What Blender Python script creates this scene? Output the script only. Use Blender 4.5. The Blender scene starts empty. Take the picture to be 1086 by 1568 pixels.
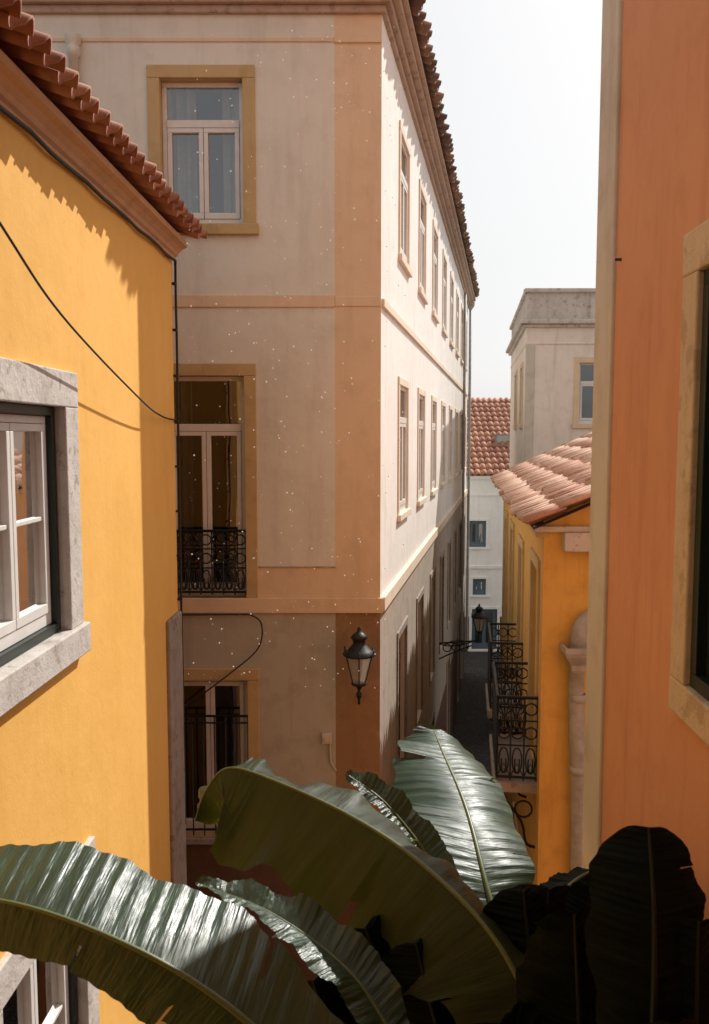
import bpy, bmesh, math, random
from mathutils import Vector, Matrix, noise
random.seed(4)
S = bpy.context.scene
S.view_settings.view_transform = 'Standard'
S.view_settings.look = 'None'
S.view_settings.exposure = 0

# ------------------------------------------------------------------ materials
def newmat(name):
    m = bpy.data.materials.new(name); m.use_nodes = True
    nt = m.node_tree
    for n in list(nt.nodes):
        if n.type != 'OUTPUT_MATERIAL': nt.nodes.remove(n)
    return m, nt, nt.nodes['Material Output']
def N(nt, t, **kw):
    n = nt.nodes.new(t)
    for k, v in kw.items():
        if k in n.inputs: n.inputs[k].default_value = v
        else: setattr(n, k, v)
    return n
def ramp(nt, fac, a, b, ca=(0,0,0,1), cb=(1,1,1,1)):
    r = nt.nodes.new('ShaderNodeValToRGB')
    r.color_ramp.elements[0].position = a; r.color_ramp.elements[0].color = ca
    r.color_ramp.elements[1].position = b; r.color_ramp.elements[1].color = cb
    nt.links.new(fac, r.inputs[0]); return r
def mixc(nt, fac, a, b, mode='MIX'):
    n = nt.nodes.new('ShaderNodeMix'); n.data_type = 'RGBA'; n.blend_type = mode
    for sock, v in ((n.inputs[0], fac), (n.inputs[6], a), (n.inputs[7], b)):
        if hasattr(v, 'links'): nt.links.new(v, sock)
        else: sock.default_value = v if not isinstance(v, tuple) else (v + (1,) if len(v) == 3 else v)
    return n.outputs[2]

def plaster(name, col, stain=(.5,.42,.34), amt=.35, streak=.3, bump=.18, rough=.85, grain=60, patch=None, patch_amt=0.5):
    m, nt, out = newmat(name); L = nt.links
    tc = N(nt, 'ShaderNodeTexCoord')
    big = N(nt, 'ShaderNodeTexNoise', Scale=.9, Detail=8, Roughness=.62); L.new(tc.outputs['Object'], big.inputs['Vector'])
    mid = N(nt, 'ShaderNodeTexNoise', Scale=4.5, Detail=6, Roughness=.6); L.new(tc.outputs['Object'], mid.inputs['Vector'])
    mp = N(nt, 'ShaderNodeMapping'); mp.inputs['Scale'].default_value = (3.2, 3.2, .35); L.new(tc.outputs['Object'], mp.inputs['Vector'])
    st = N(nt, 'ShaderNodeTexNoise', Scale=1.6, Detail=5, Roughness=.65); L.new(mp.outputs[0], st.inputs['Vector'])
    dark = tuple(c*s for c, s in zip(col, stain))
    lite = tuple(min(.9, c*1.08+.015) for c in col)
    r1 = ramp(nt, big.outputs['Fac'], .35, .7)
    c = mixc(nt, r1.outputs[0], col, lite)
    r2 = ramp(nt, mid.outputs['Fac'], .5, .8)
    ml = N(nt, 'ShaderNodeMath', operation='MULTIPLY'); L.new(r2.outputs[0], ml.inputs[0]); ml.inputs[1].default_value = amt
    c = mixc(nt, ml.outputs[0], c, dark)
    r3 = ramp(nt, st.outputs['Fac'], .52, .78)
    m2 = N(nt, 'ShaderNodeMath', operation='MULTIPLY'); L.new(r3.outputs[0], m2.inputs[0]); m2.inputs[1].default_value = streak
    c = mixc(nt, m2.outputs[0], c, dark)
    if patch:
        pn = N(nt, 'ShaderNodeTexNoise', Scale=7.0, Detail=7, Roughness=.7); L.new(tc.outputs['Object'], pn.inputs['Vector'])
        r4 = ramp(nt, pn.outputs['Fac'], .56, .62)
        m3 = N(nt, 'ShaderNodeMath', operation='MULTIPLY'); L.new(r4.outputs[0], m3.inputs[0]); m3.inputs[1].default_value = patch_amt
        c = mixc(nt, m3.outputs[0], c, patch)
    fine = N(nt, 'ShaderNodeTexNoise', Scale=grain, Detail=4); L.new(tc.outputs['Object'], fine.inputs['Vector'])
    ad = N(nt, 'ShaderNodeMath', operation='ADD')
    fm = N(nt, 'ShaderNodeMath', operation='MULTIPLY'); L.new(fine.outputs['Fac'], fm.inputs[0]); fm.inputs[1].default_value = .45
    L.new(fm.outputs[0], ad.inputs[0])
    mm = N(nt, 'ShaderNodeMath', operation='MULTIPLY'); L.new(mid.outputs['Fac'], mm.inputs[0]); mm.inputs[1].default_value = 3
    L.new(mm.outputs[0], ad.inputs[1])
    bp = N(nt, 'ShaderNodeBump', Strength=bump, Distance=.012); L.new(ad.outputs[0], bp.inputs['Height'])
    p = N(nt, 'ShaderNodeBsdfPrincipled', Roughness=rough); p.inputs['Specular IOR Level'].default_value = .25
    L.new(c, p.inputs['Base Color']); L.new(bp.outputs[0], p.inputs['Normal']); L.new(p.outputs[0], out.inputs[0])
    return m
def simple(name, col, rough=.5, metal=0, var=.25, scale=8, bump=.05):
    m, nt, out = newmat(name); L = nt.links
    tc = N(nt, 'ShaderNodeTexCoord')
    no = N(nt, 'ShaderNodeTexNoise', Scale=scale, Detail=6, Roughness=.6); L.new(tc.outputs['Object'], no.inputs['Vector'])
    r = ramp(nt, no.outputs['Fac'], .35, .75)
    c = mixc(nt, r.outputs[0], col, tuple(v*(1-var) for v in col))
    bp = N(nt, 'ShaderNodeBump', Strength=bump*4, Distance=.004); L.new(no.outputs['Fac'], bp.inputs['Height'])
    p = N(nt, 'ShaderNodeBsdfPrincipled', Roughness=rough, Metallic=metal)
    L.new(c, p.inputs['Base Color']); L.new(bp.outputs[0], p.inputs['Normal']); L.new(p.outputs[0], out.inputs[0])
    return m
def glassmat(name, tint=(.75,.8,.8), base=.10, rough=.01, frost=0.0):
    m, nt, out = newmat(name); L = nt.links
    tc = N(nt, 'ShaderNodeTexCoord')
    no = N(nt, 'ShaderNodeTexNoise', Scale=1.5, Detail=1); L.new(tc.outputs['Object'], no.inputs['Vector'])
    bp = N(nt, 'ShaderNodeBump', Strength=.25, Distance=.02); L.new(no.outputs['Fac'], bp.inputs['Height'])
    fr = N(nt, 'ShaderNodeFresnel', IOR=1.5)
    ad = N(nt, 'ShaderNodeMath', operation='ADD'); L.new(fr.outputs[0], ad.inputs[0]); ad.inputs[1].default_value = base
    ad.use_clamp = True
    tr = N(nt, 'ShaderNodeBsdfTransparent'); tr.inputs[0].default_value = tint + (1,)
    gl = N(nt, 'ShaderNodeBsdfGlossy', Roughness=rough); L.new(bp.outputs[0], gl.inputs['Normal'])
    src = tr.outputs[0]
    if frost:
        d1 = N(nt, 'ShaderNodeBsdfTranslucent'); d1.inputs[0].default_value = (.9,.87,.8,1); d2 = N(nt, 'ShaderNodeBsdfDiffuse'); d2.inputs[0].default_value = (.8,.77,.7,1)
        a = N(nt, 'ShaderNodeMixShader', Fac=.5); L.new(d1.outputs[0], a.inputs[1]); L.new(d2.outputs[0], a.inputs[2])
        b = N(nt, 'ShaderNodeMixShader', Fac=frost); L.new(tr.outputs[0], b.inputs[1]); L.new(a.outputs[0], b.inputs[2]); src = b.outputs[0]
    mx = N(nt, 'ShaderNodeMixShader'); L.new(ad.outputs[0], mx.inputs[0]); L.new(src, mx.inputs[1]); L.new(gl.outputs[0], mx.inputs[2])
    L.new(mx.outputs[0], out.inputs[0]); return m
def tilemat(name, c1, c2, moss=.3):
    m, nt, out = newmat(name); L = nt.links
    at = N(nt, 'ShaderNodeAttribute', attribute_name='tint')
    tc = N(nt, 'ShaderNodeTexCoord')
    c = mixc(nt, at.outputs['Fac'], c1, c2)
    no = N(nt, 'ShaderNodeTexNoise', Scale=9, Detail=7, Roughness=.7); L.new(tc.outputs['Object'], no.inputs['Vector'])
    r = ramp(nt, no.outputs['Fac'], .5, .7)
    mu = N(nt, 'ShaderNodeMath', operation='MULTIPLY'); L.new(r.outputs[0], mu.inputs[0]); mu.inputs[1].default_value = moss
    c = mixc(nt, mu.outputs[0], c, (.09,.07,.055))
    bp = N(nt, 'ShaderNodeBump', Strength=.5, Distance=.008); L.new(no.outputs['Fac'], bp.inputs['Height'])
    p = N(nt, 'ShaderNodeBsdfPrincipled', Roughness=.85)
    L.new(c, p.inputs['Base Color']); L.new(bp.outputs[0], p.inputs['Normal']); L.new(p.outputs[0], out.inputs[0])
    return m
def leafmat(name, c1, c2, trans=.25, rough=.28, tcol=(.25,.35,.03), spec=.6, bump=.6):
    m, nt, out = newmat(name); L = nt.links
    uv = N(nt, 'ShaderNodeTexCoord')
    mp = N(nt, 'ShaderNodeMapping'); mp.inputs['Scale'].default_value = (110, 1.0, 1); L.new(uv.outputs['UV'], mp.inputs['Vector'])
    v = N(nt, 'ShaderNodeTexNoise', Scale=1.0, Detail=3, Roughness=.6); L.new(mp.outputs[0], v.inputs['Vector'])
    mp2 = N(nt, 'ShaderNodeMapping'); mp2.inputs['Scale'].default_value = (22, .8, 1); L.new(uv.outputs['UV'], mp2.inputs['Vector'])
    v2 = N(nt, 'ShaderNodeTexNoise', Scale=1.0, Detail=3); L.new(mp2.outputs[0], v2.inputs['Vector'])
    o = N(nt, 'ShaderNodeTexNoise', Scale=10, Detail=6, Roughness=.7); L.new(uv.outputs['Object'], o.inputs['Vector'])
    r = ramp(nt, v.outputs['Fac'], .35, .65); c = mixc(nt, r.outputs[0], c1, c2)
    r2 = ramp(nt, v2.outputs['Fac'], .4, .7); c = mixc(nt, r2.outputs[0], c, tuple(x*.6 for x in c1))
    ad = N(nt, 'ShaderNodeMath', operation='MULTIPLY_ADD'); L.new(v2.outputs['Fac'], ad.inputs[0]); ad.inputs[1].default_value = 2.5; L.new(v.outputs['Fac'], ad.inputs[2])
    bp = N(nt, 'ShaderNodeBump', Strength=bump, Distance=.01); L.new(ad.outputs[0], bp.inputs['Height'])
    rr = N(nt, 'ShaderNodeMapRange'); L.new(o.outputs['Fac'], rr.inputs[0]); rr.inputs[1].default_value = .3; rr.inputs[2].default_value = .7
    rr.inputs[3].default_value = rough-.06; rr.inputs[4].default_value = rough+.14
    p = N(nt, 'ShaderNodeBsdfPrincipled'); p.inputs['Specular IOR Level'].default_value = spec
    L.new(c, p.inputs['Base Color']); L.new(rr.outputs[0], p.inputs['Roughness']); L.new(bp.outputs[0], p.inputs['Normal'])
    t = N(nt, 'ShaderNodeBsdfTranslucent'); t.inputs[0].default_value = tcol + (1,); L.new(bp.outputs[0], t.inputs['Normal'])
    mx = N(nt, 'ShaderNodeMixShader', Fac=trans); L.new(p.outputs[0], mx.inputs[1]); L.new(t.outputs[0], mx.inputs[2])
    L.new(mx.outputs[0], out.inputs[0]); return m

FIELD = plaster('field_plaster', (.70,.675,.59), amt=.2, streak=.3)
FIELDL = plaster('field_plaster_shaded', (.46,.43,.36), amt=.4, streak=.5)  # low facade shade painted into the base colour, plus heavier stain streaks
FIELD_SIDE = plaster('side_plaster_sunlit', (.83,.79,.745), amt=.2, streak=.3)  # paler than the front: sun glare on this side put into the colour
SIDEL = plaster('side_plaster_shaded_grimy', (.44,.38,.32), amt=.5, streak=.6)  # alley shadow painted into the lower side wall's colour, with dirt streaks
SIDE_TRIM = plaster('side_trim', (.78,.65,.52), amt=.2, streak=.3)
PEACH = plaster('peach_plaster', (.72,.55,.375), amt=.22, streak=.25)
PEACHD = plaster('peach_plaster_dark', (.30,.185,.10), amt=.4, streak=.4, patch=(.38,.27,.18))  # darker, patchy peach for the pilaster below the ledge
OCHRE = plaster('ochre_surround', (.52,.37,.18), amt=.35, streak=.3)
BROWN = plaster('brown_plinth', (.13,.07,.045), amt=.5, streak=.5)
CORN = plaster('cornice_paint', (.48,.36,.28), amt=.45, streak=.3, patch=(.2,.14,.11))
YEL = plaster('yellow_plaster', (.80,.45,.11), stain=(.85,.75,.5), amt=.3, streak=.3, bump=.15)
YELC = plaster('yellow_cornice', (.58,.34,.19), amt=.4, streak=.2)
YEL2 = plaster('ochre_yellow_plaster', (.66,.38,.09), amt=.4, streak=.5)
ORG = plaster('orange_plaster', (.65,.31,.165), stain=(.72,.6,.5), amt=.35, streak=.6, bump=.15)
CREAM = plaster('cream_trim', (.60,.54,.46), amt=.4, streak=.4)
STONE = plaster('limestone', (.55,.51,.47), amt=.5, streak=.2, bump=.5, patch=(.30,.25,.20), patch_amt=.7)
QUOIN = plaster('quoin_stone', (.32,.27,.23), amt=.6, streak=.4, bump=.5, patch=(.18,.14,.11), patch_amt=.7)
STONEP = plaster('painted_stone', (.60,.46,.30), amt=.4, streak=.2, bump=.5, patch=(.36,.25,.15), patch_amt=.5)
BEIGE = plaster('beige_plaster', (.80,.71,.63), amt=.25, streak=.4)
STAINED = plaster('stained_parapet', (.58,.53,.47), amt=.5, streak=.7, patch=(.2,.18,.16), patch_amt=.6)
WHITEW = plaster('whitewash', (.80,.79,.79), amt=.15, streak=.2)
REAR = plaster('rear_plaster', (.42,.39,.35), amt=.3, streak=.4)
WHITE = simple('white_paint', (.76,.74,.70), .45, var=.12)
GREEN = simple('dark_green_paint', (.012,.024,.02), .35)
BLACK = simple('black_iron', (.018,.017,.017), .5, .3)
CABLE = simple('cable_rubber', (.02,.018,.016), .6)
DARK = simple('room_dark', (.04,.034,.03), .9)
CURT = simple('curtain_cloth', (.40,.37,.34), .9)
CURTD = simple('curtain_shade', (.11,.09,.07), .9)
PIPE = simple('drain_pipe_paint', (.42,.40,.36), .5, var=.4)
GLASS = glassmat('window_glass', base=.16)
LGLASS = glassmat('lantern_glass', tint=(.9,.87,.8), base=.08, rough=.25, frost=.55)
TILE = tilemat('terracotta', (.30,.11,.065), (.48,.23,.14), .45)
TILEP = tilemat('terracotta_pale', (.42,.19,.115), (.70,.50,.38), .55)
TILED = tilemat('terracotta_aged', (.12,.075,.06), (.32,.2,.14), .8)
STEEL = simple('skylight_frame', (.3,.32,.34), .4, .6)
MOTE, nt, out = newmat('water_droplet')
dd = N(nt, 'ShaderNodeBsdfDiffuse'); dd.inputs[0].default_value = (.9,.9,.9,1); tt = N(nt, 'ShaderNodeBsdfTranslucent'); tt.inputs[0].default_value = (.98,.98,.98,1)
mx = N(nt, 'ShaderNodeMixShader', Fac=.6); nt.links.new(dd.outputs[0], mx.inputs[1]); nt.links.new(tt.outputs[0], mx.inputs[2]); nt.links.new(mx.outputs[0], out.inputs[0])
LEAF = leafmat('banana_leaf', (.016,.034,.016), (.032,.054,.026), trans=.08, rough=.36, spec=.4)
LEAFL = leafmat('banana_leaf_arching', (.010,.022,.009), (.020,.038,.014), trans=.13, rough=.46, tcol=(.42,.50,.04), spec=.35, bump=.4)
LEAFS = leafmat('banana_leaf_glossy', (.016,.042,.020), (.032,.062,.032), trans=.06, rough=.31, spec=.55, bump=.5)
LEAFU = leafmat('banana_leaf_upright', (.016,.040,.020), (.030,.060,.030), trans=.06, rough=.36, spec=.32, bump=.45)
LEAFD = leafmat('banana_leaf_shaded', (.004,.008,.005), (.008,.013,.008), trans=.0, rough=.6, spec=.10)  # near-black copy of the leaf: shade painted into the colour
RIB = simple('leaf_midrib', (.13,.16,.06), .4)
RIBD = simple('leaf_midrib_shaded', (.008,.012,.006), .6)  # midrib darkened the same way for leaves in shade
STEM = simple('banana_stem', (.08,.085,.04), .6, var=.6, scale=5)
GROUND, nt, out = newmat('cobbles'); Lk = nt.links
tc = N(nt, 'ShaderNodeTexCoord'); vo = N(nt, 'ShaderNodeTexVoronoi', Scale=9, feature='DISTANCE_TO_EDGE'); Lk.new(tc.outputs['Object'], vo.inputs['Vector'])
v3 = N(nt, 'ShaderNodeTexVoronoi', Scale=9); Lk.new(tc.outputs['Object'], v3.inputs['Vector'])
r = ramp(nt, vo.outputs['Distance'], .0, .09); c = mixc(nt, v3.outputs['Color'], (.04,.036,.032), (.075,.068,.06)); c = mixc(nt, r.outputs[0], (.015,.013,.012), c)
bp = N(nt, 'ShaderNodeBump', Strength=.8, Distance=.02); Lk.new(r.outputs[0], bp.inputs['Height'])
p = N(nt, 'ShaderNodeBsdfPrincipled', Roughness=.8); Lk.new(c, p.inputs['Base Color']); Lk.new(bp.outputs[0], p.inputs['Normal']); Lk.new(p.outputs[0], out.inputs[0])

# ------------------------------------------------------------------ mesh tools
class Fr:
    def __init__(s, o, d, n):
        s.o = Vector((o[0], o[1], 0)); s.d = Vector((d[0], d[1], 0)).normalized(); s.n = Vector((n[0], n[1], 0)).normalized()
    def p(s, u, n, z): return s.o + s.d*u + s.n*n + Vector((0, 0, z))
WORLD = Fr((0,0), (1,0), (0,1))
class M:
    def __init__(s): s.v = []; s.f = []; s.mi = []; s.mats = []; s.sm = []; s.tint = []; s.uv = {}
    def k(s, mat):
        if mat not in s.mats: s.mats.append(mat)
        return s.mats.index(mat)
    def face(s, pts, mat, sm=False, tint=0.0, uvs=None):
        b = len(s.v); s.v += [tuple(q) for q in pts]; s.f.append(list(range(b, b+len(pts)))); s.mi.append(s.k(mat)); s.sm.append(sm); s.tint.append(tint)
    def idx(s, ids, mat, sm=True, tint=0.0):
        s.f.append(ids); s.mi.append(s.k(mat)); s.sm.append(sm); s.tint.append(tint)
    def box(s, fr, u0, u1, n0, n1, z0, z1, mat):
        b = len(s.v)
        for z in (z0, z1):
            for (u, n) in ((u0,n0),(u1,n0),(u1,n1),(u0,n1)): s.v.append(tuple(fr.p(u, n, z)))
        for q in ((0,1,2,3),(4,5,6,7),(0,1,5,4),(1,2,6,5),(2,3,7,6),(3,0,4,7)): s.idx([b+i for i in q], mat, False)
    def rect(s, fr, u0, u1, z0, z1, w, n0, n1, mat, wb=None):
        wb = wb or w
        s.box(fr, u0, u1, n0, n1, z1-w, z1, mat); s.box(fr, u0, u1, n0, n1, z0, z0+wb, mat)
        s.box(fr, u0, u0+w, n0, n1, z0+wb, z1-w, mat); s.box(fr, u1-w, u1, n0, n1, z0+wb, z1-w, mat)
    def tube(s, pts, r, mat, seg=8, closed=False):
        pts = [Vector(q) for q in pts]; n = len(pts)
        rs = r if isinstance(r, (list, tuple)) else [r]*n
        b = len(s.v); prev = None
        for i, q in enumerate(pts):
            a = pts[(i-1) % n] if (closed or i > 0) else q; c = pts[(i+1) % n] if (closed or i < n-1) else q
            t = (c-a).normalized()
            if prev is None:
                ref = Vector((0,0,1)) if abs(t.z) < .9 else Vector((1,0,0)); x = t.cross(ref).normalized()
            else:
                x = (prev - t*prev.dot(t)).normalized()
            prev = x; y = t.cross(x)
            for j in range(seg):
                an = 2*math.pi*j/seg; s.v.append(tuple(q + (x*math.cos(an)+y*math.sin(an))*rs[i]))
        for i in range(n if closed else n-1):
            i2 = (i+1) % n
            for j in range(seg):
                j2 = (j+1) % seg; s.idx([b+i*seg+j, b+i*seg+j2, b+i2*seg+j2, b+i2*seg+j], mat)
        if not closed:
            s.idx([b+j for j in range(seg)], mat, False); s.idx([b+(n-1)*seg+j for j in range(seg)], mat, False)
    def lathe(s, c, prof, mat, seg=12, rot=0, sm=True):
        b = len(s.v); c = Vector(c)
        for (r, z) in prof:
            for j in range(seg):
                a = rot + 2*math.pi*j/seg; s.v.append((c.x+r*math.cos(a), c.y+r*math.sin(a), c.z+z))
        for i in range(len(prof)-1):
            for j in range(seg):
                j2 = (j+1) % seg; s.idx([b+i*seg+j, b+i*seg+j2, b+(i+1)*seg+j2, b+(i+1)*seg+j], mat, sm)
    def obj(s, name, parent=None, bevel=0, solid=0):
        me = bpy.data.meshes.new(name); me.from_pydata(s.v, [], s.f)
        for m in s.mats: me.materials.append(m)
        me.polygons.foreach_set('material_index', s.mi); me.polygons.foreach_set('use_smooth', s.sm)
        a = me.attributes.new('tint', 'FLOAT', 'FACE'); a.data.foreach_set('value', s.tint)
        if s.uv:
            ul = me.uv_layers.new(name='UVMap')
            for l in me.loops: ul.data[l.index].uv = s.uv.get(l.vertex_index, (0,0))
        me.update()
        if bevel or solid:
            bm = bmesh.new(); bm.from_mesh(me); bmesh.ops.recalc_face_normals(bm, faces=bm.faces); bm.to_mesh(me); bm.free()
        o = bpy.data.objects.new(name, me); S.collection.objects.link(o)
        if parent: o.parent = parent
        if solid: mo = o.modifiers.new('solid', 'SOLIDIFY'); mo.thickness = solid; mo.offset = 0
        if bevel: mo = o.modifiers.new('bevel', 'BEVEL'); mo.width = bevel; mo.segments = 2; mo.limit_method = 'ANGLE'
        return o
def empty(name):
    e = bpy.data.objects.new(name, None); S.collection.objects.link(e); return e
def spline(pts, n):
    pts = [Vector(p) for p in pts]; P = [pts[0]*2-pts[1]] + pts + [pts[-1]*2-pts[-2]]; out = []; k = len(pts)-1
    for i in range(n):
        t = i/(n-1)*k; j = min(int(t), k-1); f = t-j; a, b, c, d = P[j:j+4]
        out.append(.5*((2*b) + (c-a)*f + (2*a-5*b+4*c-d)*f*f + (-a+3*b-3*c+d)*f**3))
    return out
def wall(m, fr, u0, u1, z0, z1, ops, matf, cutu=(), cutz=(), depth=.16, rev=None):
    us = sorted({u0, u1, *[c for c in cutu if u0 < c < u1], *[x for o in ops for x in o[:2]]})
    zs = sorted({z0, z1, *[c for c in cutz if z0 < c < z1], *[x for o in ops for x in o[2:4]]})
    for i in range(len(us)-1):
        for j in range(len(zs)-1):
            cu = (us[i]+us[i+1])/2; cz = (zs[j]+zs[j+1])/2
            if any(o[0] < cu < o[1] and o[2] < cz < o[3] for o in ops): continue
            mt = matf(cu, cz) if callable(matf) else matf
            m.face([fr.p(us[i],0,zs[j]), fr.p(us[i+1],0,zs[j]), fr.p(us[i+1],0,zs[j+1]), fr.p(us[i],0,zs[j+1])], mt)
    for o in ops:
        a, b, c, d = o[:4]; mt = rev or (matf(a, c) if callable(matf) else matf)
        for (p0, p1) in (((a,c),(a,d)),((b,c),(b,d)),((a,c),(b,c)),((a,d),(b,d))):
            m.face([fr.p(p0[0],0,p0[1]), fr.p(p1[0],0,p1[1]), fr.p(p1[0],-depth,p1[1]), fr.p(p0[0],-depth,p0[1])], mt)
def window(name, par, fr, u0, u1, z0, z1, transom=None, sur=.13, smat=None, proud=.03, fmat=None, fw=.05, cas=2, curtain=None, bars=0, sill=True, rec=.10, outer=None, door=False):
    fmat = fmat or WHITE
    m = M()
    if smat:
        e = .004; s = sur
        m.box(fr, u0-s, u1+s, -.02, proud, z1-e, z1+s, smat)
        zb = z0
        if not door:
            m.box(fr, u0-s-(.03 if sill else 0), u1+s+(.03 if sill else 0), -.02, proud+(.03 if sill else 0), z0-s*.85, z0+e, smat); zb = z0+e
        m.box(fr, u0-s, u0+e, -.02, proud-.002, zb, z1-e, smat); m.box(fr, u1-e, u1+s, -.02, proud-.002, zb, z1-e, smat)
        m.obj('window_surround', par, bevel=.008); m = M()
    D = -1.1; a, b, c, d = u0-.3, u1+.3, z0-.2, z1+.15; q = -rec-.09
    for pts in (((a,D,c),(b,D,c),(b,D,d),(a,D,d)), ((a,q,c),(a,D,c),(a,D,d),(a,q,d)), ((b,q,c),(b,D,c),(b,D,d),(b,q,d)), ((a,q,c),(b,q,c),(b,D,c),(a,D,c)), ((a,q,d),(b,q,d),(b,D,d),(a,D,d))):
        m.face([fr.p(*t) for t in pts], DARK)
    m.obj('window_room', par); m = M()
    n0, n1 = -rec-.06, -rec
    w0, w1, y0, y1 = u0+.003, u1-.003, z0+.003, z1-.003
    if outer:
        m.rect(fr, w0, w1, y0, y1, .055, n0-.02, n1+.035, outer); w0 += .057; w1 -= .057; y0 += .057; y1 -= .057
    m.rect(fr, w0, w1, y0, y1, fw, n0, n1, fmat, fw*(1.6))
    panes = []
    if transom:
        m.box(fr, w0+fw, w1-fw, n0-.005, n1+.012, transom-.04, transom+.04, fmat); panes.append((w0+fw, w1-fw, transom+.04, y1-fw)); zt = transom-.04
    else: zt = y1-fw
    cw = (w1-w0-2*fw)/cas
    for i in range(cas):
        a = w0+fw+i*cw+.003; b = a+cw-.006
        m.rect(fr, a, b, y0+fw*1.6+.003, zt-.003, fw*.95, n0+.008, n1+.008, fmat, fw*1.3)
        panes.append((a+fw*.95, b-fw*.95, y0+fw*2.9, zt-fw))
        if bars:
            for k in range(bars):
                zz = y0+fw*2.9+(zt-fw-y0-fw*2.9)*(k+1)/(bars+1)
                m.box(fr, a+fw*.95, b-fw*.95, n0+.015, n1-.003, zz-.013, zz+.013, fmat)
    m.obj('window_frame', par, bevel=.004); m = M()
    for (a, b, c, d) in panes:
        nn = (n0+n1)/2+random.uniform(-.004,.004); m.face([fr.p(a-.01,nn,c-.01), fr.p(b+.01,nn+random.uniform(-.004,.004),c-.01), fr.p(b+.01,nn,d+.01), fr.p(a-.01,nn,d+.01)], GLASS)
    m.obj('window_glass', par)
    if curtain:
        m = M(); cm, parts = curtain
        for (f0, f1, zlo) in parts:
            K = 40; b0 = len(m.v); ua = u0+(u1-u0)*f0; ub = u0+(u1-u0)*f1; ph = random.random()*6
            for i in range(K+1):
                t = i/K; uu = ua+(ub-ua)*t; nn = n0-.12+.022*math.sin(ph+t*(ub-ua)*55)+.012*math.sin(t*17+ph)
                m.v.append(tuple(fr.p(uu, nn, z1))); m.v.append(tuple(fr.p(uu+.01*math.sin(ph+t*9), nn*1.05, z0+(z1-z0)*zlo)))
            for i in range(K): m.idx([b0+2*i, b0+2*i+1, b0+2*i+3, b0+2*i+2], cm)
        m.obj('window_curtain', par)
def tiles(name, par, low, ud, sd, W, Lh, pitch, course, mat, h=.05, jit=.012, thick=.014, ncourse=None):
    low = Vector(low); ud = Vector(ud).normalized(); sd = Vector(sd).normalized(); nr = ud.cross(sd).normalized()
    if nr.z < 0: nr = -nr
    m = M(); nc = ncourse or int(Lh/course)+1; nt_ = int(W/pitch); K = 10
    for j in range(nc):
        for i in range(nt_):
            tn = random.random(); s0 = j*course + random.uniform(-jit, jit); s1 = (j+1)*course+.06; b = len(m.v); rl = random.uniform(-.004, .008); sk = random.uniform(-.008, .008)
            for kk in range(K+1):
                q = kk/K; hh = h*math.sin(math.pi*q/.55) if q <= .55 else -h*.75*math.sin(math.pi*(q-.55)/.45)
                s_low = s0 if q <= .55 else s0+.03
                for (s_, off) in ((s_low, .026+rl), (s1, 0)):
                    m.v.append(tuple(low + ud*((i+q)*pitch + (sk if s_ == s_low else 0)) + sd*s_ + nr*(hh+off)))
            for kk in range(K): m.idx([b+2*kk, b+2*kk+2, b+2*kk+3, b+2*kk+1], mat, True, tn)
    return m.obj(name, par, solid=thick)
def ironpanel(m, P, Lw, z0, z1, r=1.0):
    H = z1-z0; zs = [z0+.03, z0+.42*H, z0+.72*H, z1]
    for z, rr in zip(zs, (.011,.007,.007,.014)): m.tube([P(0,z), P(Lw,z)], rr*r, BLACK, 6)
    n = max(2, round(Lw/.13)); w = Lw/n
    for i in range(n+1): m.tube([P(i*w,z0), P(i*w,z1)], .0075*r, BLACK, 6)
    for i in range(n):
        c = (i+.5)*w
        rad = min(w*.45, .14*H)
        for zc, ra in ((z0+.57*H, rad), (z0+.86*H, min(w*.45, .12*H))):
            m.tube([P(c+ra*math.cos(a*math.pi/7), zc+ra*math.sin(a*math.pi/7)) for a in range(14)], .007*r, BLACK, 5, closed=True)
        for sg in (-1, 1):
            pts = []
            for k in range(16):
                t = k/15; a = t*1.6*math.pi; ra = w*.42*(1-.55*t); pts.append(P(c+sg*(w*.02+ra*math.sin(a)*.95), z0+.22*H + (H*.17)*math.cos(a)*(1-.3*t)))
            m.tube(pts, .0065*r, BLACK, 5)
        m.tube([P(c-w*.45, z0+.05), P(c, z0+.2*H), P(c+w*.45, z0+.05)], .006*r, BLACK, 5)

G0 = -.8   # street level
# ------------------------------------------------------------------ apartment building
ab = empty('apartment_building')
FF = Fr((.29,9.5), (-1,0), (0,-1)); FS = Fr((.29,9.5), (.1777,1), (1,-.1777)); SL = 20.8
ops_f = [(1.487,2.38,9.90,11.43), (1.505,2.40,5.80,8.28), (1.505,2.40,3.01,4.86)]
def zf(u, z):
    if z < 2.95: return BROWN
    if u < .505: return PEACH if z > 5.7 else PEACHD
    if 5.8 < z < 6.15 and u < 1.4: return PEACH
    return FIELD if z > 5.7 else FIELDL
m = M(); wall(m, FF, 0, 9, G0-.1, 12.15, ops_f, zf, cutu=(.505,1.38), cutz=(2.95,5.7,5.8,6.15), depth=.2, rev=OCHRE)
ops_s = []
for i in range(8):
    u = 1.6+i*2.45
    ops_s += [(u,u+.95,9.90,11.43), (u,u+.95,6.60,8.28), (u,u+.95,2.9,4.95)]
    if i % 2 == 0: ops_s.append((u-.05,u+1.0,G0+.15,2.0))
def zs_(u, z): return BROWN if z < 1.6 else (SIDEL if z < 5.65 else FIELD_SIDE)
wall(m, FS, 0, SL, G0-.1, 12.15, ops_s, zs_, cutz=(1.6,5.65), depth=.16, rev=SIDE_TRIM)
e = FS.p(SL,0,0); gz = Vector((0,0,G0-.1))
m.face([e+gz, e+gz+Vector((-9,1.6,0)), e+Vector((-9,1.6,12.15)), e+Vector((0,0,12.15))], FIELD)
m.face([Vector((-8.71,9.5,G0-.1)), e+gz+Vector((-9,1.6,0)), e+Vector((-9,1.6,12.15)), Vector((-8.71,9.5,12.15))], FIELD)
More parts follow.
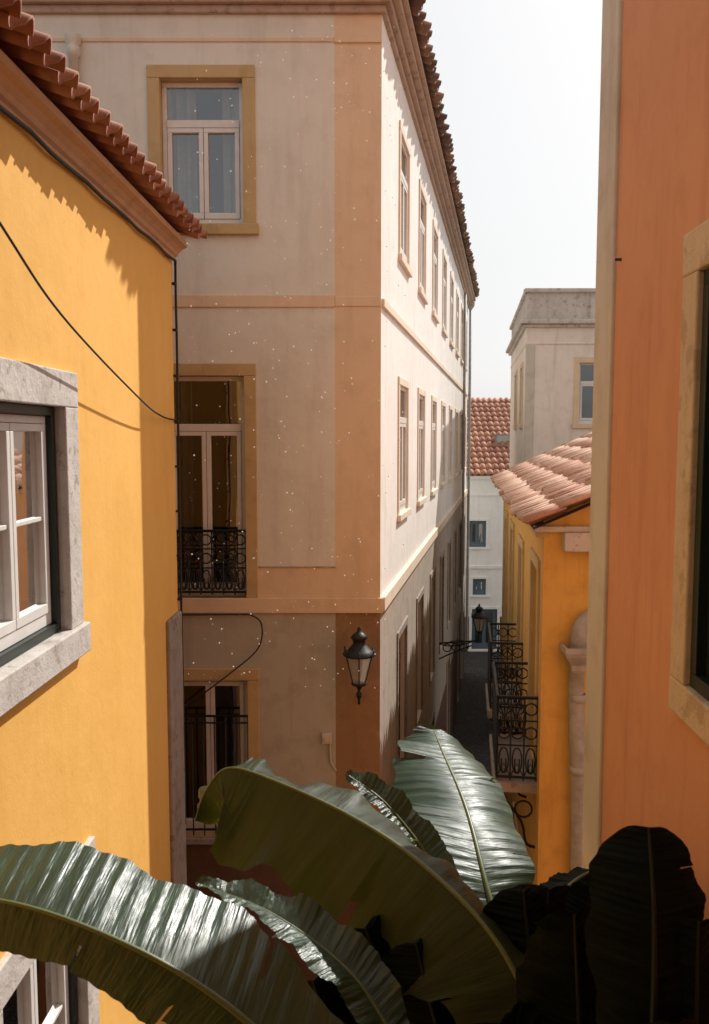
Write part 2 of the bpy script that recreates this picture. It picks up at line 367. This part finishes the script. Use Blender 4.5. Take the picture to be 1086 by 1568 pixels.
m.obj('walls', ab)
m = M()
m.box(FF, .508, 9, -.02, .018, 9.02, 9.15, PEACH); m.box(FF, 0, .505, -.02, .012, 9.03, 9.14, PEACH)
m.box(FF, .508, 9, -.02, .016, 11.80, 11.84, PEACH); m.box(FF, 0, .505, -.02, .022, 11.79, 11.85, PEACH)
m.box(FF, -.03, 9, -.02, .035, 5.63, 5.80, PEACH); m.box(FF, .5, 1.37, -.02, .01, 6.14, 6.16, CORN)
m.box(FS, .035, SL, -.02, .035, 9.03, 9.12, SIDE_TRIM); m.box(FS, .036, SL, -.02, .05, 5.64, 5.80, SIDE_TRIM)
m.box(FF, .3, 9, -.02, .05, 2.93, 3.0, QUOIN)
m.obj('string_courses', ab, bevel=.006)
m = M()
for (n1, za, zb) in ((.05,12.08,12.16),(.11,12.16,12.24),(.19,12.24,12.31),(.25,12.31,12.36)):
    m.box(FF, -.0, 9, -.2, n1, za, zb, CORN); m.box(FS, -n1-.0, SL+n1, -.19, n1-.002, za+.002, zb-.002, CORN)
m.obj('cornice', ab, bevel=.012)
m = M()
c0 = FS.p(-.2,.25,12.38); c1 = FS.p(SL+.2,.25,12.38); c2 = Vector((-8.7,9.25,12.38)); c3 = c1+Vector((-9,1.6,0)); r0 = Vector((-3.4,14,14.3)); r1 = r0+Vector((2.2,11,0))
m.face([c0,c1,r1,r0], TILED); m.face([c0,r0,c2], TILED); m.face([c1,c3,r1], TILED); m.face([c2,r0,r1,c3], TILED); m.obj('roof', ab)
tiles('eave_tiles_side', ab, FS.p(-.2,.36,12.40), FS.d, -FS.n*.9+Vector((0,0,.42)), SL+.3, 1.2, .21, .36, TILED, ncourse=3, jit=.045, h=.06)
tiles('eave_tiles_front', ab, FF.p(-.2,.34,12.40), FF.d, -FF.n*.9+Vector((0,0,.42)), 9, 1.2, .21, .36, TILED, ncourse=3, jit=.02)
window('w', ab, FF, 1.487,2.38,9.90,11.43, transom=10.99, smat=OCHRE, curtain=(CURT, [(0,.3,0.),(.62,1,0.0)]))
window('w', ab, FF, 1.505,2.40,5.80,8.28, transom=7.71, smat=OCHRE, curtain=(CURTD, [(0,.28,0),(.7,1,0)]), door=True)
window('w', ab, FF, 1.505,2.40,3.01,4.86, smat=OCHRE, curtain=None, sill=False, door=True)
for i, o in enumerate(ops_s):
    top = o[3] > 6
    window('w', ab, FS, *o, transom=o[3]-.45 if o[3] > 3 else None, smat=SIDE_TRIM if top else QUOIN, sur=.10, proud=.022, curtain=(CURT, [(0,.4,0),(.6,1,0)]) if random.random() < .5 and top else None, door=o[3] < 6, rec=.012 if top else .08, fmat=WHITE if top else GREEN)
m = M(); ironpanel(m, lambda s, z: FF.p(1.505+.0+s, .02, z), .895, 5.84, 6.56, 1.25); m.obj('juliet_railing', ab)
m = M()
for zz, rr in ((4.44,.014),(4.36,.010),(3.1,.014)): m.tube([FF.p(1.5,.02,zz), FF.p(2.4,.02,zz)], rr, BLACK, 6)
for i in range(8): m.tube([FF.p(1.505+i*.1278,.02,3.03), FF.p(1.505+i*.1278,.02,4.44)], .009, BLACK, 6)
m.obj('lower_railing', ab)
m = M(); m.tube([FF.p(3.27,.07,11.78), FF.p(3.27,.07,2)], .05, FIELD, 12); m.lathe(FF.p(3.27,.07,11.62), [(.05,0),(.075,.03),(.075,.08),(.06,.12),(.085,.15),(.085,.22)], FIELD); m.obj('downpipe', ab)
m = M(); q = FS.p(SL+.02,.08,0); m.tube([q+Vector((0,0,z)) for z in (0,6,12)], .05, PIPE, 10); m.lathe(q+Vector((0,0,12)), [(.05,0),(.13,.12),(.15,.25)], PIPE)
q = FS.p(17.2,.07,0); m.tube([q+Vector((0,0,z)) for z in (0,6,12)], .045, PIPE, 10); m.obj('downpipe_far', ab)
m = M(); m.box(FF, .55, .66, 0, .05, 4.12, 4.24, CREAM); m.box(FF, .575, .64, .05, .07, 4.15, 4.2, CREAM); m.tube([FF.p(.57,.02,4.12), FF.p(.56,.02,3.9), FF.p(.5,.02,3.8)], .012, CREAM, 6); m.obj('junction_box', ab, bevel=.004)
m = M(); m.tube(spline([(-2.6,9.44,5.62),(-1.94,9.45,5.615),(-1.3,9.44,5.62),(-1.14,9.42,5.61),(-1.04,9.42,5.5),(-1.09,9.42,5.23),(-1.43,9.42,4.93),(-1.92,9.43,4.55),(-2.3,9.4,4.2)], 50), .009, CABLE, 6); m.obj('cable', ab)

# ------------------------------------------------------------------ yellow house (left)
yh = empty('yellow_house')
FY = Fr((-1.678,8), (-.0244,-1), (1,-.0244)); FE = Fr((-1.678,8), (-1,0), (0,1))
opy = [(2.89,4.04,6.43,7.785), (2.80,4.0,3.30,4.78)]
m = M(); wall(m, FY, 0, 9, G0-.1, 9.35, opy, YEL, depth=.2, rev=STONE); wall(m, FE, 0, 6, G0-.1, 9.35, [], YEL); m.obj('walls', yh)
m = M(); m.box(FY, -.03, .48, -.3, .035, G0, 5.96, QUOIN); m.obj('stone_quoin', yh, bevel=.015)
m = M(); prof = [(.0,9.235),(.02,9.235),(.025,9.255),(.045,9.27),(.06,9.295),(.095,9.325),(.135,9.345),(.14,9.385),(.0,9.385)]
U = [-.05, 9]
for (a, b) in zip(prof[:-1], prof[1:]):
    m.face([FY.p(U[0],a[0],a[1]), FY.p(U[1],a[0],a[1]), FY.p(U[1],b[0],b[1]), FY.p(U[0],b[0],b[1])], YELC)
m.face([FY.p(U[0],a,b) for a, b in prof], YELC); m.box(FY, -.05, .0, -6, .0, 9.235, 9.385, YELC)
m.obj('cornice', yh)
sl = Vector((-.92,0,.38))
tiles('roof_tiles', yh, FY.p(-.10,.29,9.41), FY.d, sl, 9, 3.2, .19, .36, TILE, h=.062, jit=.018, thick=.016)
m = M(); m.face([FY.p(-.1,.1,9.39), FY.p(9,.1,9.39), FY.p(9,-3.3,10.8), FY.p(-.1,-3.3,10.8)], TILED); m.face([FY.p(-.1,-3.3,10.8), FY.p(9,-3.3,10.8), FY.p(9,-6.3,9.4), FY.p(-.1,-6.3,9.4)], TILED)
m.face([FE.p(0,0,9.35), FE.p(6,0,9.35), FE.p(3.2,0,10.8)], YEL); m.obj('roof_deck', yh)
for o in opy: window('w', yh, FY, *o, smat=STONE, sur=.21, proud=.035, outer=GREEN, fw=.045, bars=1, curtain=(CURT, [(0,1,0)]), rec=.07)
m = M()
m.tube([FY.p(9-9*i/30, .03+.006*math.sin(i*1.7), 9.215+.010*math.sin(i*2.1)) for i in range(31)] + [FY.p(-.015,.03,9.19)], .013, CABLE, 6)
m.tube([FY.p(-.015+.006*math.sin(i*1.3), .03, 9.19-i*.2135) for i in range(26)], .012, CABLE, 6)
for i in range(12): m.box(FY, -.04, .02, .0, .035, 9.0-i*.42, 9.02-i*.42, CABLE)
m.obj('cables', yh)
m = M(); m.tube(spline([(-1.66,8.0,7.76),(-1.62,7.2,7.78),(-1.60,6.4,7.89),(-1.57,4.7,8.24),(-1.51,3.7,8.52),(-1.45,2.2,9.05),(-1.4,.5,9.8)], 60), .007, CABLE, 6); m.obj('overhead_wire')

# ------------------------------------------------------------------ orange building (right)
ob = empty('orange_building')
FO = Fr((1.298,4.6), (-.0436,-1), (-1,.0436)); FOE = Fr((1.298,4.6), (1,0), (0,1))
opo = [(1.54,2.54,6.69,8.19)]
m = M(); wall(m, FO, 0, 6, G0-.1, 16, opo, ORG, depth=.1, rev=GREEN); wall(m, FOE, 0, 6, G0-.1, 16, [], ORG); m.obj('walls', ob)
m = M(); m.box(FO, -.02, .33, -.2, .02, G0, 16, CREAM); m.obj('corner_trim', ob, bevel=.01)
window('w', ob, FO, *opo[0], smat=STONEP, sur=.15, proud=.03, outer=GREEN, fmat=GREEN, rec=.03, sill=False)
m = M(); m.tube([FO.p(.42,0,8.45),FO.p(.42,.03,8.45)], .007, BLACK, 8); m.obj('wall_hook', ob)

# ------------------------------------------------------------------ ochre house (right, down the alley)
th = empty('ochre_house')
FT = Fr((1.9,8.5), (.13,1), (-1,.13)); FN = Fr((1.9,8.5), (1,0), (0,-1))
opt = [(.45,1.35,3.96,6.20), (2.9,3.7,3.96,6.1), (5.2,6.0,3.96,6.1), (7.2,8.0,3.96,6.1), (3.0,3.9,G0+.1,2.0)]
m = M(); wall(m, FT, 0, 9.2, G0-.1, 6.78, opt, YEL2, depth=.15); wall(m, FN, 0, 4.5, G0-.1, 6.78, [], YEL2)
m.face([FN.p(0,0,6.78), FN.p(4.5,0,6.78), FN.p(4.5,0,8.1), FN.p(2.6,0,7.95)], YEL2)
e = FT.p(9.2,0,0); wall(m, Fr((e.x,e.y),(1,0),(0,1)), 0, 4.5, G0-.1, 6.78, [], YEL2); m.obj('walls', th)
for o in opt: window('w', th, FT, *o, smat=OCHRE, sur=.12, proud=.03, door=True, transom=o[3]-.4, curtain=None, fmat=CREAM)
sd = Vector((.91,0,.41))
tiles('roof_tiles', th, FT.p(-.25,.22,6.72), FT.d, sd, 9.7, 3.6, .21, .40, TILEP, h=.060, jit=.045, thick=.018)
m = M(); m.face([FT.p(-.2,.12,6.70), FT.p(9.4,.12,6.70), FT.p(9.4,-3.4,8.27), FT.p(-.2,-3.4,8.27)], TILED)
m.box(FN, .18, .62, -.05, .12, 6.47, 6.66, STONE); m.box(FN, -.1, 4.5, -.05, .06, 6.66, 6.72, STAINED)
m.box(FT, 0, 9.2, -.05, .08, 6.6, 6.69, OCHRE); m.obj('eave', th, bevel=.01)
m = M(); x = 2.23
m.tube([(x,8.40,5.38),(x+.0,8.40,5.0),(x+.02,8.40,4.5),(x+.04,8.40,4.3),(x+.06,8.42,3.6),(x+.05,8.42,G0)], .075, PIPE, 14)
m.lathe((x,8.38,5.26), [(.08,0),(.10,.03),(.10,.08),(.16,.14),(.20,.18),(.22,.22),(.22,.27),(.18,.27)], PIPE, 4, math.pi/4, False)
m.tube(spline([(x+.02,8.40,5.5),(x+.02,8.38,5.66),(x+.10,8.43,5.78),(x+.25,8.5,5.80)], 10), .085, PIPE, 12)
for z in (4.95, 4.2, 2.9): m.lathe((x+.02+(.02 if z < 4.5 else 0),8.40,z), [(.073,0),(.092,.01),(.092,.07),(.073,.08)], PIPE, 14)
m.obj('drain_pipe', th)
for (ua, ub) in ((.3,1.7), (2.7,3.9)):
    m = M(); pr = .42
    m.box(FT, ua-.05, ub+.05, -.05, pr+.04, 3.84, 3.94, QUOIN)
    ironpanel(m, lambda s, z: FT.p(ua, s, z), pr, 3.96, 4.86, 1.3); ironpanel(m, lambda s, z: FT.p(ub, s, z), pr, 3.96, 4.86, 1.3); ironpanel(m, lambda s, z: FT.p(ua+s, pr, z), ub-ua, 3.96, 4.86, 1.3)
    for u in (ua+.05, ub-.05):
        m.tube(spline([FT.p(u,.0,3.2), FT.p(u,.10,3.25), FT.p(u,.16,3.5), FT.p(u,pr,3.82)], 12), .016, BLACK, 6)
        m.tube([FT.p(u,.13+.09*math.cos(a*math.pi/7),3.62+.09*math.sin(a*math.pi/7)) for a in range(14)], .012, BLACK, 5, closed=True)
    m.obj('iron_balcony', th)

# ------------------------------------------------------------------ beige building, white house
bb = empty('beige_building')
FB = Fr((4.38,22), (1,0), (0,-1)); FBS = Fr((4.38,22), (.13,1), (-1,.13))
ob_ = [(1.36,2.4,7.95,9.5), (1.36,2.4,4.4,6.2)]
m = M(); wall(m, FB, 0, 6, G0-.1, 11.3, ob_, lambda u, z: BEIGE if z < 10.5 else STAINED, cutz=(10.5,)); obs = [(1.2,2.1,7.95,9.5),(3.9,4.8,7.95,9.5)]
wall(m, FBS, 0, 7.6, G0-.1, 11.3, obs, lambda u, z: BEIGE if z < 10.5 else STAINED, cutz=(10.5,))
m.face([(4.38,22,11.29),(10.38,22,11.29),(10.4,30,11.29),(5.3,29.5,11.29)], STAINED); m.obj('walls', bb)
m = M()
for (fr, L_, o) in ((FB, 6, 0), (FBS, 7.6, .003)):
    m.box(fr, -.1, L_, -.05, .1-o, 10.38+o, 10.46, STAINED); m.box(fr, -.19, L_, -.05, .19-o, 10.46, 10.58-o, STAINED); m.box(fr, -.08, L_, -.15, .08-o, 11.25, 11.36-o, STAINED)
    m.box(fr, -.03, L_, -.05, .03-o, 9.95, 10.02-o, BEIGE)
m.box(FB, -.02, .22, -.05, .03, G0, 9.94, CREAM)
m.obj('cornice', bb, bevel=.03)
for o in ob_: window('w', bb, FB, *o, smat=PEACH, sur=.14, transom=o[3]-.5)
for o in obs: window('w', bb, FBS, *o, smat=PEACH, sur=.12)
wh = empty('white_house')
FW = Fr((1.5,33), (1,0), (0,-1))
ow = [(2.95,3.63,3.34,4.38), (1.2,1.9,3.34,4.38), (3.12,3.65,1.45,2.1), (4.6,5.3,3.34,4.38), (3.1,4.1,G0+.1,.9)]
m = M(); wall(m, FW, 0, 9, G0-.1, 6.15, ow, lambda u, z: WHITEW if z > .6 else BROWN, cutz=(.6,)); m.obj('walls', wh)
m = M(); m.box(FW, -.1, 9.1, -.05, .1, 6.0, 6.13, WHITEW); m.box(FW, 0, 9, -.05, .05, 5.35, 5.42, WHITEW); m.box(FW, 0, 9, -.05, .05, 2.5, 2.62, WHITEW); m.obj('mouldings', wh, bevel=.01)
GB = simple('blue_grey_paint', (.10,.15,.19), .5)
for o in ow: window('w', wh, FW, *o, smat=WHITEW, sur=.1, fmat=GB, fw=.07)
tiles('roof_tiles', wh, (1.2,32.8,6.14), (1,0,0), (0,.86,.50), 9.6, 6.0, .25, .42, TILE, h=.05)
m = M(); m.face([(1.2,32.9,6.12),(10.8,32.9,6.12),(10.8,38.1,9.1),(1.2,38.1,9.1)], TILED)
FK = Fr((5.75,35.2),(1,0),(0,-1))
m.box(FK, 0, .75, -.5, .25, 7.35, 7.72, STEEL); m.face([FK.p(.06,.255,7.42), FK.p(.69,.255,7.42), FK.p(.69,.255,7.68), FK.p(.06,.255,7.68)], GLASS); m.obj('skylight', wh)

# ------------------------------------------------------------------ unseen rear building, added and raised to darken the alley; ground
rb = empty('unseen_rear_building')
FR = Fr((-1.9,-.7), (1,0), (0,1))
m = M(); wall(m, FR, 0, 3.0, G0-.1, 14, [(1.2,2.4,6.0,8.4)], REAR, depth=.2); m.obj('walls', rb)
window('w', rb, FR, 1.2,2.4,6.0,8.4, door=True)
m = M(); m.box(WORLD, -250, 250, -250, 400, G0-.3, G0, GROUND); m.obj('ground')

# ------------------------------------------------------------------ lanterns
def lantern(name, loc, sc, wallpt):
    m = M(); c = Vector(loc); s = sc; rot = math.pi/6
    m.lathe(c, [(.0,.0),(.018*s,.02*s),(.012*s,.06*s),(.03*s,.10*s),(.03*s,.13*s),(.014*s,.16*s),(.03*s,.2*s),(.085*s,.23*s),(.085*s,.25*s),(0,.25*s)], BLACK, 12)
    m.lathe(c, [(.07*s,.25*s),(.155*s,.56*s)], LGLASS, 6, rot, False)
    for j in range(6):
        a = rot+j*math.pi/3; d = Vector((math.cos(a), math.sin(a), 0))
        m.tube([c+d*.075*s+Vector((0,0,.24*s)), c+d*.162*s+Vector((0,0,.57*s))], .007*s, BLACK, 5)
        m.tube([c+d*.165*s+Vector((0,0,.56*s)), c+d*.185*s+Vector((0,0,.63*s))], .009*s, BLACK, 5)
    m.lathe(c, [(.165*s,.55*s),(.18*s,.56*s),(.18*s,.575*s),(.13*s,.61*s),(.085*s,.665*s),(.07*s,.68*s),(.07*s,.73*s),(.095*s,.745*s),(.08*s,.775*s),(.045*s,.805*s),(.02*s,.82*s),(.022*s,.85*s),(0,.88*s)], BLACK, 12)
    m.lathe(c, [(.0,.30*s),(.018*s,.3*s),(.03*s,.36*s),(.028*s,.42*s),(0,.45*s)], WHITE, 10)
    w = Vector(wallpt)
    a = c+Vector((0,0,.06*s)); d = w-a
    m.tube(spline([a, a+d*.3+Vector((0,0,-.07)), a+d*.7+Vector((0,0,-.09)), w+Vector((0,0,-.02))], 16), .014*s, BLACK, 8)
    m.tube(spline([a+d*.2+Vector((0,0,-.05)), a+d*.5+Vector((0,0,.02)), a+d*.75+Vector((0,0,.0)), a+d*.6+Vector((0,0,-.05))], 14), .008*s, BLACK, 6)
    return m
m = lantern('x', (.05,9.13,4.68), 1.0, (.05,9.5,4.72)); m.obj('street_lantern')
w = FS.p(8.85,0,3.15); e = FS.p(8.85,.85,3.22)
m = lantern('x', e, .95, w)
m.tube([w, e+Vector((0,0,.02))], .02, BLACK, 8)
for q in (.2,.42,.62):
    c = w.lerp(e, q)+Vector((0,0,-.11)); m.tube([c+FS.n*(.085*math.cos(a*math.pi/7))+Vector((0,0,.085*math.sin(a*math.pi/7))) for a in range(14)], .013, BLACK, 5, closed=True)
m.tube(spline([w+Vector((0,0,-.35)), w+FS.n*.25+Vector((0,0,-.22)), w+FS.n*.7+Vector((0,0,-.02))], 12), .016, BLACK, 6)
m.obj('street_lantern.001')

# ------------------------------------------------------------------ banana plant (rooted in the yard below)
bpn = empty('banana_plant')
crown = Vector((.72,2.55,4.75))
def leaf(name, pts, WL, WR, foldL, foldR, curlL=0, curlR=0, up=(0,0,1), mat=LEAF, rib=RIB, wave=.02, wf=5, tears=4, seed=0, stem=True, p0=.75, ribr=.014, pleat=.0018, e0=.5, lobe=9):
    rnd = random.Random(seed); n = 220; T = 14
    C = spline(pts, n); up = Vector(up)
    m = M()
    tl = {sg: {rnd.randrange(16, n-14): rnd.uniform(.35,.8) for _ in range(tears)} for sg in (-1, 1)}
    for sg, W, fo, cu in ((-1, WL, foldL, curlL), (1, WR, foldR, curlR)):
        b = len(m.v); ph = rnd.random()*6
        lob = sorted(tl[sg].keys())
        for i in range(n):
            s = i/(n-1); t = (C[min(i+1,n-1)]-C[max(i-1,0)]).normalized(); side = t.cross(up).normalized()*sg; u = side.cross(t)*sg
            if u.dot(up) < 0: u = -u
            w = W*max(0.0, math.sin(math.pi*min(1, s**p0)))**e0
            w *= 1+.05*math.sin(s*23+ph)+.02*math.sin(s*61+ph*2)
            seg = sum(1 for q_ in lob if q_ < i); dr = math.sin(seg*2.7+ph)*lobe*(1 if lob else 0)   # each torn lobe droops its own way
            if lob:
                w *= 1+.10*math.sin(seg*1.9+ph*3)
            q = C[i].copy(); m.v.append(tuple(q)); m.uv[len(m.v)-1] = (s, 0)
            for j in range(1, T+1):
                r = j/T; an = math.radians(fo+(cu+dr)*r); st = w/T
                q = q + side*(math.cos(an)*st) + u*(math.sin(an)*st) + t*(st*.18)
                off = wave*r**1.5*math.sin(2*math.pi*wf*s+ph+sg) + wave*.25*r*math.sin(2*math.pi*wf*3.3*s+ph) + pleat*math.sin(2*math.pi*34*s+ph+2*math.sin(s*19))*min(1, r*3)
                m.v.append(tuple(q+u*off)); m.uv[len(m.v)-1] = (s, r*sg)
        for i in range(n-1):
            for j in range(T):
                if i in tl[sg] and j/T > tl[sg][i]: continue
                a = b+i*(T+1)+j; m.idx([a, a+1, a+T+2, a+T+1], mat)
    m.obj(name, bpn)
    m = M(); rr = [ribr*(1-.75*i/(n-1)) for i in range(n)]
    m.tube([c-Vector((0,0,.002)) for c in C], rr, rib, 8)
    if stem:
        b0 = C[0]; m.tube(spline([b0, b0.lerp(crown,.5)+Vector((0,0,-.05)), crown, crown-Vector((0,0,.4))], 14), ribr*1.3, rib, 8)
    m.obj(name+'_midrib', bpn)
leaf('leaf_arching', [(.65,2.6,5.60),(.488,2.8,5.873),(.26,3.05,6.013),(-.008,3.3,6.087),(-.34,3.5,6.155),(-.548,3.6,6.17),(-.65,3.63,6.06),(-.70,3.6,5.93)], .40, .24, -58, -12, -12, -25, mat=LEAFL, wave=.04, wf=5, tears=6, seed=3, p0=.62, lobe=16, ribr=.010)
leaf('leaf_left', [(.14,2.1,5.64),(-.18,2.17,5.93),(-.434,2.22,6.11),(-.716,2.275,6.225),(-1.01,2.33,6.285),(-1.33,2.38,6.27),(-1.58,2.42,6.17)], .15, .31, -80, 14, -10, -6, mat=LEAFS, wave=.010, wf=3, tears=2, seed=8, p0=.75, pleat=.0022, ribr=.011, lobe=5)
leaf('leaf_upright', [(.79,3.76,4.89),(.67,4.03,5.325),(.616,4.55,5.56),(.54,5.08,5.68),(.51,5.39,5.72)], .35, .35, 12, -6, -18, -26, mat=LEAFU, wave=.02, wf=3, tears=4, seed=5, p0=.95, ribr=.018, pleat=.0022)
leaf('leaf_narrow', [(.175,2.71,5.5),(-.007,2.89,5.69),(-.30,3.06,5.815),(-.61,3.15,5.895)], .11, .12, 10, 28, 0, 0, mat=LEAFS, wave=.012, tears=1, seed=11, ribr=.009)
leaf('leaf_rolled', [(.455,3.675,5.465),(.343,3.85,5.64),(.147,3.94,5.86),(-.042,4.03,5.97)], .085, .10, -10, 40, 0, 0, mat=LEAFS, wave=.01, tears=1, seed=12)
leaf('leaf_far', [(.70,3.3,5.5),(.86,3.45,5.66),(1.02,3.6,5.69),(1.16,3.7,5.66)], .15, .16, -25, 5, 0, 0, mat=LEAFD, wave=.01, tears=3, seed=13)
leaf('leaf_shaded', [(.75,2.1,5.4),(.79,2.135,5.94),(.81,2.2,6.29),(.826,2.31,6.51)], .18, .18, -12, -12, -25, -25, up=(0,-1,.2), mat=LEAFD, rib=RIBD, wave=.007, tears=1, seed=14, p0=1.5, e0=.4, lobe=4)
shade = [((.7,2.5,5.0),(.68,2.42,5.7),(.648,2.4,6.20),.22), ((.75,2.5,5.0),(.80,2.5,5.7),(.86,2.5,6.16),.22), ((.8,2.2,5.0),(.90,2.15,5.8),(.93,2.2,6.30),.24),
    ((.4,2.9,4.9),(.15,3.0,5.5),(.04,3.0,5.80),.22), ((.2,2.8,4.9),(-.05,2.85,5.4),(-.15,2.9,5.66),.22), ((.5,2.8,4.9),(.3,2.85,5.5),(.22,2.9,5.80),.24), ((.6,2.8,4.9),(.5,2.85,5.4),(.48,2.9,5.68),.24),
    ((.7,3.0,4.9),(.74,3.15,5.5),(.76,3.2,5.84),.26), ((.8,2.0,5.0),(.85,2.0,5.7),(.80,2.0,6.15),.2), ((.9,2.7,4.9),(1.0,2.7,5.6),(1.04,2.75,6.05),.24), ((.55,2.4,5.0),(.5,2.35,5.6),(.42,2.35,5.9),.22), ((.9,3.0,4.9),(.98,3.0,5.6),(1.0,3.0,6.0),.24), ((.6,2.7,4.9),(.62,2.8,5.6),(.60,2.9,6.0),.24)]
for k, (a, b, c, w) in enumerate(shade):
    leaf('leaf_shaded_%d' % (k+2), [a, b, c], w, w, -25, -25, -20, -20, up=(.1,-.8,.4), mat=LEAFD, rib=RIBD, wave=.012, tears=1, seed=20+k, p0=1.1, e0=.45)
m = M(); m.tube(spline([(.85,2.6,G0-.05),(.80,2.58,1.5),(.74,2.55,3.6),tuple(crown+Vector((0,0,.1)))], 20), [.17-.10*i/19 for i in range(20)], STEM, 16)
m.tube(spline([(.45,2.8,G0-.05),(.42,2.85,1.5),(.40,2.9,3.4),(.45,2.8,4.6)], 20), [.14-.08*i/19 for i in range(20)], STEM, 16); m.obj('stems', bpn)

# drifting spray droplets in the alley air
m = M(); rnd = random.Random(2)
for i in range(420):
    y = rnd.uniform(3.2,8.8); c = Vector((rnd.uniform(-.20,.06)*y, y, 7.6+rnd.uniform(-.3,.46)*y)); r_ = rnd.choice((.0024,.0034,.0050))*(.4+y/8)
    b = len(m.v)
    for dv in ((1,0,0),(-1,0,0),(0,1,0),(0,-1,0),(0,0,1),(0,0,-1)): m.v.append(tuple(c+Vector(dv)*r_))
    for f in ((0,2,4),(2,1,4),(1,3,4),(3,0,4),(2,0,5),(1,2,5),(3,1,5),(0,3,5)): m.idx([b+j for j in f], MOTE, True)
m.obj('water_droplets')

# ------------------------------------------------------------------ light, sky, camera
el, az = math.radians(42), math.radians(36.7)
d = Vector((math.sin(az)*math.cos(el), math.cos(az)*math.cos(el), math.sin(el)))
ld = bpy.data.lights.new('sun', 'SUN'); ld.energy = 5; ld.angle = math.radians(.5); ld.color = (1,.965,.90)
lo = bpy.data.objects.new('sun', ld); S.collection.objects.link(lo); lo.rotation_euler = d.to_track_quat('Z','Y').to_euler(); lo.location = (10,15,30)
W = bpy.data.worlds.new('World'); S.world = W; W.use_nodes = True; nt = W.node_tree
sk = nt.nodes.new('ShaderNodeTexSky'); sk.sky_type = 'NISHITA'; sk.sun_disc = False; sk.sun_elevation = el; sk.sun_rotation = az; sk.dust_density = 3; sk.air_density = 1.2
hs = nt.nodes.new('ShaderNodeHueSaturation'); hs.inputs['Saturation'].default_value = .2
gm = nt.nodes.new('ShaderNodeGamma'); gm.inputs[1].default_value = .35
ml = nt.nodes.new('ShaderNodeMix'); ml.data_type = 'RGBA'; ml.blend_type = 'MULTIPLY'; ml.inputs[0].default_value = 1; ml.inputs[7].default_value = (2.95,2.95,2.97,1)
nt.links.new(sk.outputs[0], hs.inputs['Color']); nt.links.new(hs.outputs[0], gm.inputs[0]); nt.links.new(gm.outputs[0], ml.inputs[6])
bg = nt.nodes['Background']; nt.links.new(ml.outputs[2], bg.inputs[0]); bg.inputs[1].default_value = .15
cd = bpy.data.cameras.new('camera'); cam = bpy.data.objects.new('camera', cd); S.collection.objects.link(cam)
cd.sensor_fit = 'VERTICAL'; cd.sensor_height = 36; cd.lens = 30; cd.clip_end = 1500; cd.clip_start = .05
cam.location = (0,0,7.6); cam.rotation_euler = (math.radians(90-4.99), 0, 0); S.camera = cam
cd.dof.use_dof = True; cd.dof.focus_distance = 9.0; cd.dof.aperture_fstop = 6.3
